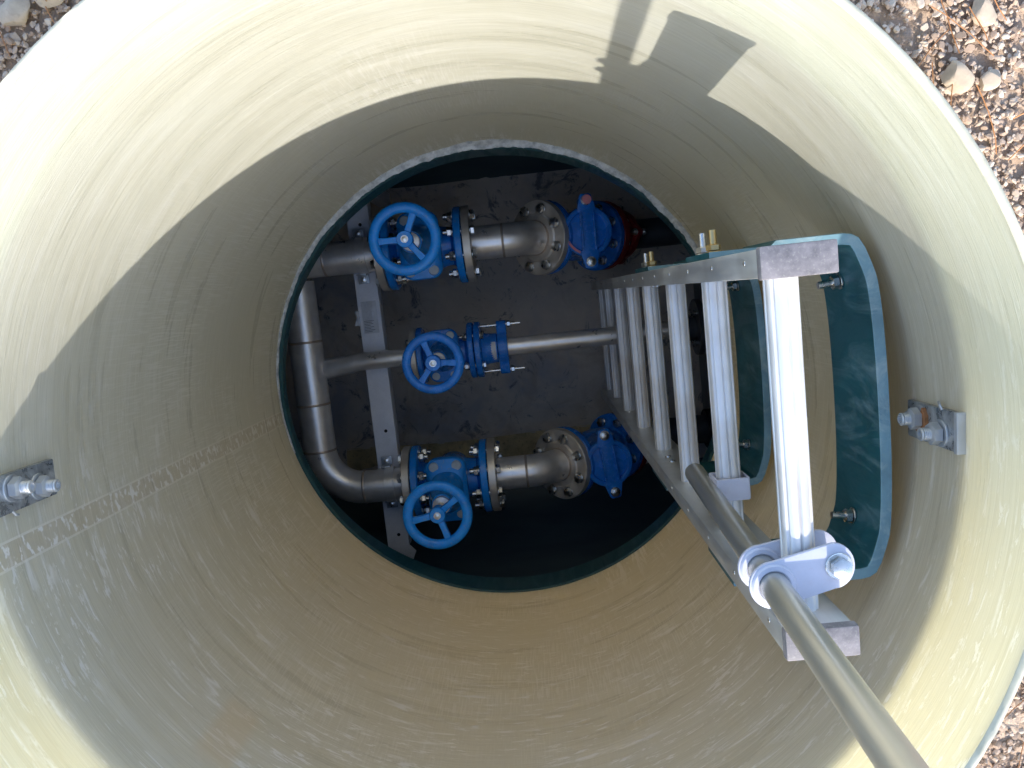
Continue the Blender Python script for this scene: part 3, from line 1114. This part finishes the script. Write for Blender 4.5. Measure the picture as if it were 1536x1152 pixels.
for nm, yy, spin in (('upper', YU, 0.0), ('lower', YL + 0.018, 0.10)):
    s_, e_ = spool('stainless pipe bend between the %s gate valve and its check valve' % nm, yy if nm == 'upper' else YL)
    c_, e2 = check_valve(('blue check valve with pink paint mark on its cover bolt' if nm == 'upper' else
                          'blue check valve beside the ladder rail, lower of the two'), e_, spin)
    a_, e3 = adapter('dark red flange adapter behind the %s check valve' % nm, e2)
    feed_pipe('dark feed pipe leaving the %s red adapter' % nm, e3)

# coupling adapter and long pipe on the small line -------------------------
cx = -0.160 + 0.075 + 0.003
cp = thing('coupling_adapter', 'blue coupling with long clamp bolts on the thin middle pipe', 'coupling', (cx, YM, PZ))
mb = MB()
mb.lathe([(0.03, 0), (0.073, 0), (0.075, 0.002), (0.075, 0.014), (0.073, 0.016), (0.046, 0.018), (0.041, 0.03), (0.039, 0.058), (0.028, 0.06)], 44, T((0, 0, 0), (1, 0, 0)))
mb.build('flange', 'blue_dark', cp, smooth=40)
mb = MB()
pts = []
for i in range(60):
    t = 2 * PI * i / 60
    rr = 0.042 + 0.030 * max(0.0, math.cos(2 * (t - PI / 2))) ** 5
    pts.append((rr * math.cos(t), rr * math.sin(t)))
mb.prism(pts, 0.026, T((0.060, 0, 0), (1, 0, 0), (0, 0, 1)) @ Matrix.Rotation(PI / 2, 4, 'Z'))
mb.build('clamp_ring', 'blue_dark', cp, 0.003)
for sy in (-1, 1):
    b = MB()
    b.lathe([(0.0045, 0.004), (0.0045, 0.125)], 12, T((0, sy * 0.061, 0), (1, 0, 0)))
    b.disc(0.0105, 0.002, T((0.0865, sy * 0.061, 0), (1, 0, 0)), 20, 0.0004)
    b.hexa(0.016, 0.010, T((0.0885, sy * 0.061, 0), (1, 0, 0)))
    b.build('clamp_bolt', 'bolt', cp)
lb = MB()
n = 8
V = []; Fs = []
for i in range(n + 1):
    a = R(62 + 76 * i / n)
    V += [(0.036, 0.0400 * math.cos(a), 0.0403 * math.sin(a)), (0.055, 0.0392 * math.cos(a), 0.0398 * math.sin(a))]
for i in range(n):
    Fs.append((2 * i, 2 * i + 1, 2 * i + 3, 2 * i + 2))
lb.add(V, Fs)
lb.build('label', 'label', cp)

dp = thing('small_pipe', 'thin straight stainless pipe running behind the ladder rungs', 'pipe', (cx + 0.07, YM, PZ))
mb = MB(); mb.sweep([(-0.02, 0, 0), (0.475 - cx - 0.07, 0, 0)], 0.0241, 32); mb.build('tube', 'steel', dp)
mb = MB(); mb.sweep([(0.46 - cx - 0.07, 0, 0), (XR - 0.003 - cx - 0.07, 0, 0)], 0.036, 28); mb.build('wall_sleeve', 'dark_pipe', dp)
mb = MB(); mb.ring(0.022, 0.075, 0.016, T((0.505 - cx - 0.07, 0, 0), (1, 0, 0)), 40); mb.build('flange', 'dark_pipe', dp)
bolt_circle(dp, 'm12', (0.513 - cx - 0.07, 0, 0), (-1, 0, 0), 0.055, 4)

# ------------------------------------------------------------------ support beam with clamps
BT = PZ - PR - 0.003
bx = -0.3665
beam = thing('support_beam', 'light grey steel support beam crossing under the pipes', 'beam', (bx, 0, BT))
mb = MB()
wv, hv, t_ = 0.061, 0.045, 0.004
prof = [(-wv / 2, 0), (wv / 2, 0), (wv / 2, -hv), (wv / 2 - t_, -hv), (wv / 2 - t_, -t_), (-wv / 2 + t_, -t_), (-wv / 2 + t_, -hv), (-wv / 2, -hv)]
y0, y1 = 0.60, -0.505
V = [(a, y1, b) for a, b in prof] + [(a, y0, b) for a, b in prof]
m_ = len(prof)
Fs = [(i, (i + 1) % m_, m_ + (i + 1) % m_, m_ + i) for i in range(m_)] + [list(range(m_))[::-1], list(range(m_, 2 * m_))]
mb.add(V, Fs)
mb.build('channel', 'beam', beam, 0.0012)
mb = MB()
V = [(-wv / 2, y1 + 0.002, -0.001), (wv / 2, y1 + 0.002, -0.001), (wv / 2 + 0.016, y1 - 0.02, -0.008), (wv / 2 - 0.004, y1 - 0.062, -0.022), (-wv / 2 + 0.006, y1 - 0.050, -0.02)]
V += [(a, b, c_ - 0.005) for a, b, c_ in V]
mb.add(V, [(0, 1, 2, 3, 4), (9, 8, 7, 6, 5), (0, 5, 6, 1), (1, 6, 7, 2), (2, 7, 8, 3), (3, 8, 9, 4), (4, 9, 5, 0)])
mb.build('end_foot', 'beam', beam, 0.001)
for yy in (0.012, -0.170, -0.470, 0.40):
    mb = MB(); mb.disc(0.0048, 0.0006, Matrix.Translation((0.004, yy, -0.0002)), 20, 0.0001); mb.build('bolt_hole_disc', 'hole', beam)  # flat black discs stand in for the shade inside the holes
# legs so that the beam stands on the tank floor
for yy in (0.52, -0.47):
    mb = MB(); mb.box((0, yy, -0.25), (0.04, 0.04, 0.42)); mb.build('leg', 'beam', beam, 0.001)
# crumpled foil label on the beam
V = []; Fs = []
for i in range(7):
    for j in range(9):
        a, b = -0.021 + 0.042 * i / 6, 0.105 + 0.088 * j / 8
        bump_ = 0.0012 + 0.007 * math.exp(-(((a - 0.006) / 0.011) ** 2 + ((b - 0.165) / 0.018) ** 2)) + random.uniform(0, 0.0006)
        V.append((a, b, bump_))
for i in range(6):
    for j in range(8):
        Fs.append((i * 9 + j, (i + 1) * 9 + j, (i + 1) * 9 + j + 1, i * 9 + j + 1))
lab = MB().add(V, Fs).build('foil_label', 'label', beam, smooth=20)
pr = MB()
for q in range(8):
    ln = random.uniform(0.016, 0.03)
    pr.box((-0.018 + ln / 2, 0.110 + q * 0.0042, 0.0024), (ln, 0.0012, 0.0006))
pr.build('printed_lines', 'ink', lab)
mb = MB(); mb.prism([(-0.045, 0.130), (-0.029, 0.128), (-0.029, 0.170), (-0.040, 0.168), (-0.036, 0.150)], 0.006, Matrix.Translation((0, 0, -0.002)))
mb.build('torn_clip', 'label', beam, 0.001)

for nm, yy in (('upper', YU), ('lower', YL)):
    pc = thing('pipe_clamp', 'steel band clamp holding the %s pipe to the grey beam' % nm, 'clamp', (bx + 0.012, yy, PZ), 'pipe clamps on the beam')
    mb = MB()
    zc = 0.004 if nm == 'upper' else 0.0
    mb.ring(PR + 0.0007, PR + 0.0036, 0.026, T((-0.013, 0, zc), (1, 0, 0)), 40, 0.0006)
    mb.build('band', 'steel', pc)
    sy = -1 if nm == 'upper' else 1
    for q in (-1, 1):
        mb = MB(); mb.box((-0.012, q * (PR + 0.016), -0.030), (0.030, 0.026, 0.005)); mb.box((-0.012, q * (PR + 0.005), -0.015), (0.026, 0.004, 0.03))
        tab = mb.build('tab', 'plate', pc, 0.001)
        b = MB(); b.disc(0.0085, 0.0015, Matrix.Translation((-0.012, q * (PR + 0.017), -0.0275)), 18, 0.0003); b.hexa(0.013, 0.008, Matrix.Translation((-0.012, q * (PR + 0.017), -0.026)))
        b.build('nut', 'bolt', tab)

# ------------------------------------------------------------------ ladder
LX0, LX1 = 0.270, 0.332
lad = thing('ladder', 'aluminium ladder with ribbed rungs fixed on the right shaft wall', 'ladder', (0.30, 0, -1.80))
off = Vector((0.30, 0, -1.80))


def LL(x, y, z):
    return Vector((x, y, z)) - off


ZT, ZBOT = -0.030, -1.80
for sgn, (ya, yb) in ((1, (0.158, 0.183)), (-1, (-0.179, -0.154))):
    mb = MB()
    c = LL((LX0 + LX1) / 2, (ya + yb) / 2, (ZT + ZBOT) / 2 - 0.002)
    mb.box(c, (LX1 - LX0, yb - ya, ZT - ZBOT - 0.004))
    rail = mb.build('rail', 'alu', lad, 0.0018)
    mb = MB()
    mb.box(LL((LX0 + LX1) / 2, (ya + yb) / 2, ZT - 0.003), (LX1 - LX0 + 0.003, yb - ya + 0.003, 0.012))
    mb.build('end_cap', 'cap', rail, 0.002)
    # pressed dimples on the narrow front face
    for i in range(14):
        zz = -0.08 - 0.125 * i
        mb = MB()
        mb.lathe([(0.0028, 0), (0.0026, 0.0006), (0.001, 0.0012)], 12, T(LL(LX0 - 0.0002, (ya + yb) / 2 + 0.002, zz), (-1, 0, 0)))
        mb.build('rivet', 'bolt', rail)
    # slotted holes and screws on the inner broad face
    yin = ya if sgn > 0 else yb
    for zz in (-0.72, -0.76, -1.30, -1.34):
        mb = MB()
        mb.lathe([(0.0062, 0), (0.0058, 0.0022), (0.003, 0.003)], 16, T(LL(0.297, yin, zz), (0, -sgn, 0)))
        mb.build('screw', 'bolt', rail)
# rung: ribbed tube
prof = []
nn = 48
for i in range(nn):
    a = 2 * PI * i / nn
    rr = 0.0152
    if math.sin(a) > -0.2 and i % 6 == 0:
        rr -= 0.0024
    elif i % 6 in (1, 5) and math.sin(a) > -0.2:
        rr -= 0.0004
    sq = 1.0 / max(abs(math.cos(a)), abs(math.sin(a))) ** 0.25
    prof.append((rr * sq * math.cos(a), rr * sq * math.sin(a)))
mb = MB()
mb.prism(prof, 0.3118, Matrix(((1, 0, 0, 0), (0, 0, 1, -0.1539), (0, 1, 0, 0), (0, 0, 0, 1))))
rung0 = mb.build('rung', 'alu_rung', lad, smooth=25)
for i in range(8):
    o = rung0 if i == 0 else rung0.copy()
    if i:
        col.objects.link(o); o.parent = lad
    o.location = LL(0.301, 0.0, -0.08 - 0.25 * i)
    if i == 7:
        o.location = LL(0.301, 0.0, -0.08 - 0.25 * 6.75)
    o.rotation_euler = (0, 0, 0)


# ------------------------------------------------------------------ teal wall straps of the ladder
def strap(label, zt, zb):
    s = thing('wall_strap', label, 'bracket', (0.30, 0, zb), 'fibreglass straps holding the ladder')
    t = 0.0125
    hy_o, xb_, xf = 0.1958, 0.468, 0.274
    # outer outline: arm, chamfered corner, shallow bowed back
    path = [(xf, hy_o - t / 2)]
    path += [(0.338, hy_o - t / 2), (0.350, hy_o - t / 2), (0.400, hy_o - t / 2), (0.424, hy_o - t / 2), (0.434, hy_o - 0.012), (0.446, hy_o - 0.045), (0.449, hy_o - 0.060), (0.452, 0.10), (0.454, 0.04)]
    path = path + [(x, -y) for x, y in path[::-1]]
    for _ in range(1):
        q2 = [path[0]]
        for (xa, ya_), (xb2, yb2) in zip(path[:-1], path[1:]):
            q2 += [(xa * 0.75 + xb2 * 0.25, ya_ * 0.75 + yb2 * 0.25), (xa * 0.25 + xb2 * 0.75, ya_ * 0.25 + yb2 * 0.75)]
        path = q2 + [path[-1]]
    n = len(path)
    P = [Vector((x, y)) for x, y in path]
    out, inn = [], []
    for i in range(n):
        tg = (P[min(i + 1, n - 1)] - P[max(i - 1, 0)]).normalized()
        nrm = Vector((-tg.y, tg.x))
        th = t / 2 if P[i].x > 0.345 else t / 2 * 0.55
        sh = 0.0 if P[i].x > 0.345 else -t / 2 * 0.45
        out.append(P[i] + nrm * (th + sh)); inn.append(P[i] - nrm * (th - sh))
    z0, z1 = 0.0, zt - zb
    V = []
    for q in (out, inn):
        for z_ in (z0, z1 - 0.0015):
            V += [(p.x - 0.30, p.y, z_) for p in q]
    Fs = []
    for i in range(n - 1):
        Fs.append((i, i + 1, n + i + 1, n + i))
        Fs.append((2 * n + i, 3 * n + i, 3 * n + i + 1, 2 * n + i + 1))
        Fs.append((i, 2 * n + i, 2 * n + i + 1, i + 1))
    Fs += [(0, n, 3 * n, 2 * n), (n - 1, 3 * n - 1, 4 * n - 1, 2 * n - 1)]
    body = MB().add(V, Fs).build('strap', 'teal', s, smooth=50)
    # pale sawn top edge
    V = []
    for q in (out, inn):
        for z_, k_ in ((z1 - 0.0015, 0.0), (z1, 0.12)):
            V += [((p + (o2 - p) * k_).x - 0.30, (p + (o2 - p) * k_).y, z_) for p, o2 in zip(q, P)]
    Fs = []
    for i in range(n - 1):
        Fs += [(i, i + 1, n + i + 1, n + i), (2 * n + i, 3 * n + i, 3 * n + i + 1, 2 * n + i + 1), (n + i, n + i + 1, 3 * n + i + 1, 3 * n + i)]
    Fs += [(0, n, 3 * n, 2 * n), (n - 1, 3 * n - 1, 4 * n - 1, 2 * n - 1)]
    tag(MB().add(V, Fs).build('sawn_edge', 'teal_edge', body, smooth=30), 'pale sawn edge')
    # doubler plates on the outside of the rails
    for sy in (-1, 1):
        for q, mat_ in ((0.70, 'brass'), (0.30, 'bolt')):
            c = Vector((-0.012, sy * (hy_o - 0.0058), z1 * q))
            b = MB()
            b.disc(0.0095, 0.002, T(c, (0, sy, 0)), 18, 0.0004); b.hexa(0.015, 0.008, T(c + Vector((0, sy * 0.002, 0)), (0, sy, 0)))
            b.lathe([(0.0045, 0), (0.0045, 0.026 if sy > 0 else 0.011)], 12, T(c, (0, sy, 0)))
            b.lathe([(0.0045, -0.03), (0.0045, 0)], 12, T(c, (0, sy, 0)))
            b.build('bolt', mat_, s)
        # wall bolts
        c = Vector((0.1405, sy * 0.143, z1 * 0.45))
        ax = Vector((-1, -sy * 0.12, 0)).normalized()
        b = MB()
        b.disc(0.010, 0.002, T(c, ax), 18, 0.0004); b.hexa(0.015, 0.009, T(c + ax * 0.002, ax)); b.lathe([(0.0045, -0.03), (0.0045, 0.026)], 12, T(c, ax))
        b.build('wall_bolt', 'bolt', s)
    return s


strap('teal fibreglass strap behind the top ladder rung, nearest the rim', -0.228, -0.355)
strap('teal fibreglass strap lower down behind the ladder, near the shaft foot', -0.662, -0.815)

# ------------------------------------------------------------------ grab pole and its clamps
p0, p1 = Vector((0.274, -0.098, -0.405)), Vector((0.268, -0.142, 0.215))
pd = (p1 - p0).normalized()
ptop = p0 + pd * 1.15
pole = thing('grab_pole', 'galvanised tubular grab pole rising from the ladder towards the viewer', 'pole', tuple(p0))
mb = MB()
LP = (ptop - p0).length
mb.lathe([(0.0108, 0.003), (0.0108, 0.0), (0.0135, 0.0), (0.0135, LP - 0.002), (0.0125, LP)], 40, T((0, 0, 0), pd))
mb.build('tube', 'galv', pole)
pc = thing('pole_clamp', 'silver two plate clamp joining the grab pole to the top rung', 'clamp', (0.30, -0.115, -0.08))


def pole_at(z):
    return p0 + pd * ((z - p0.z) / pd.z)


for zc in (-0.0605, -0.0995):
    pa = pole_at(zc) - Vector((0.30, -0.115, -0.08))
    # link outline round the pole eye and the bolt eye
    ex, ey = pa.x, pa.y
    bxp, byp = 0.026, 0.006
    V2 = []
    for i in range(17):
        a = R(90 + 180 * i / 16)
        V2.append((ex + 0.0225 * math.cos(a), ey + 0.0225 * math.sin(a)))
    for i in range(17):
        a = R(-90 + 180 * i / 16)
        V2.append((bxp + 0.019 * math.cos(a), byp + 0.0215 * math.sin(a)))
    mb = MB(); mb.prism(V2, 0.0045, Matrix.Translation((0, 0, zc + 0.08 - 0.00225)))
    pl = mb.build('link_plate', 'clamp', pc, 0.001)
    mb = MB(); mb.ring(0.0137, 0.0205, 0.009, T((ex, ey, zc + 0.08 - 0.0045), (0, 0, 1)), 40, 0.0015)
    mb.build('eye', 'clamp', pl)
b = MB()
c = Vector((0.030, 0.006, 0.0218))
b.disc(0.0125, 0.002, T(c, (0, 0, 1)), 24, 0.0005); b.hexa(0.0165, 0.009, T(c + Vector((0, 0, 0.002)), (0, 0, 1)), 0.0015)
b.lathe([(0.005, -0.06), (0.005, 0)], 14, T(c, (0, 0, 1)))
b.hexa(0.0165, 0.008, T(c + Vector((0, 0, -0.058)), (0, 0, 1)))
b.build('bolt', 'bolt', pc)
rs = thing('rung_sleeve', 'pale square sleeve clamped round the second rung beside the pole', 'clamp', (0.301, -0.100, -0.33))
mb = MB()
for zq in (0.0195, -0.0195):
    mb = MB(); mb.box((0, 0, zq), (0.040, 0.028, 0.004)); mb.build('sleeve_plate', 'clamp', rs, 0.0012)
for xq in (0.0205, -0.0187):
    mb = MB(); mb.box((xq, 0, 0), (0.003, 0.0276, 0.0347)); mb.build('sleeve_side', 'clamp', rs, 0.0012)


# ------------------------------------------------------------------ bolted plates on the wall
def wall_plate(label, ang, ztop, zbot, y0_, rust):
    v = thing('anchor_plate', label, 'plate', (0, 0, (ztop + zbot) / 2), 'bolted plates on the shaft wall')
    ca = R(ang)
    ax = Vector((-math.cos(ca), -math.sin(ca), 0))
    up = Vector((0, 0, 1))
    fm = Matrix.Translation(Vector((0.4913 * math.cos(ca), 0.4913 * math.sin(ca), 0))) @ Matrix((up.cross(ax), up, ax)).transposed().to_4x4()
    h = ztop - zbot
    mb = MB(); mb.prism(rrect(0.041, h, 0.002, 2), 0.0065, fm)
    mb.build('plate', 'plate_face', v, 0.0008)
    mb = MB()
    mb.box((0, h / 2 - 0.0015, 0.0042), (0.0425, 0.006, 0.0092), fm)
    mb.build('top_lip', 'plate', v, 0.0008)
    for k_, (sx, sy) in enumerate(((0.005, 0.020), (-0.004, -0.022))):
        m4 = fm @ Matrix.Translation((sx, sy, 0.0065))
        b = MB()
        b.disc(0.0145, 0.0025, m4, 28, 0.0005)
        b.hexa(0.021, 0.011, m4 @ Matrix.Translation((0, 0, 0.0025)), 0.0016)
        nutpart = b.build('nut', 'plate', v)
        b = MB()
        pf = [(0.0067, 0.012)]
        zz = 0.0135
        while zz < 0.0195:
            pf += [(0.0070, zz), (0.0063, zz + 0.0009)]
            zz += 0.0018
        pf += [(0.0072, 0.0215), (0.0060, 0.0227), (0.0040, 0.0227), (0.0038, 0.020)]
        b.lathe(pf, 24, m4)
        b.build('stud', 'plate', v)
        if rust and k_ == 1:
            b = MB()
            V2 = [(0.0150 * math.cos(R(-20 + i * 14)) * random.uniform(0.95, 1.12), 0.0150 * math.sin(R(-20 + i * 14)) * random.uniform(0.95, 1.12)) for i in range(13)]
            b.prism(V2, 0.0035, m4)
            b.build('rust_patch', 'rust', nutpart)
    mb = MB()
    mb.sweep([fm @ Vector((-0.019, h * 0.2, 0.006)), fm @ Vector((-0.024, h * 0.17, 0.007)), fm @ Vector((-0.026, h * 0.1, 0.004))], 0.0015, 8)
    mb.build('tie_wire', 'plate', v)
    return v


wall_plate('steel plate with two studs and a rusty nut on the wall right of ladder', -1.9, -0.137, -0.240, 0, True)
wall_plate('steel plate with two threaded studs on the left shaft wall', 178.0, -0.112, -0.222, 0, False)

# ------------------------------------------------------------------ loose stones, pine needles
ROCKS = [('large blocky beige rock just outside the rim, right of the shaft', 0.491, 0.324, 0.030, 1.1, 3),
         ('pale flat stone right of the large blocky rock', 0.524, 0.319, 0.019, 1.4, 5),
         ('grey stone near the top right corner of the view', 0.519, 0.380, 0.026, 1.2, 8),
         ('rounded brown stone closest to the rim at top left', -0.336, 0.482, 0.028, 1.1, 12),
         ('flat grey stone left of the rounded one at top left', -0.366, 0.470, 0.028, 1.3, 15)]
for lab_, xx, yy, sz, sx, sd_ in ROCKS:
    rock(lab_, xx, yy, sz, sx, sd_)

V = []; Fs = []
for q in range(800):
    rr = math.sqrt(random.uniform(0.52 ** 2, 0.95 ** 2)); a = random.uniform(0, 2 * PI)
    p = Vector((rr * math.cos(a), rr * math.sin(a), 0))
    d = random.gauss(1.2, 0.7)
    ln = random.uniform(0.03, 0.075); cv = random.gauss(0, 6)
    zz = random.uniform(0.008, 0.013)
    prev = None; seg_pts = []
    for i in range(6):
        seg_pts.append(Vector((p.x, p.y, gz(p.x) + zz + random.uniform(-0.001, 0.001))))
        p = p + Vector((math.cos(d), math.sin(d), 0)) * ln / 5
        d += cv * ln / 5
    if min(math.hypot(s_.x, s_.y) for s_ in seg_pts) < 0.504:
        continue
    tmp = MB(); tmp.sweep(seg_pts, 0.0006, 4)
    o_ = len(V)
    V += tmp.v; Fs += [[i + o_ for i in f] for f in tmp.f]
mb = MB(); mb.v = V; mb.f = Fs
tag(mb.build('pine_needles', 'needle'), 'dry reddish pine needles scattered over the gravel', 'needles', kind='stuff')
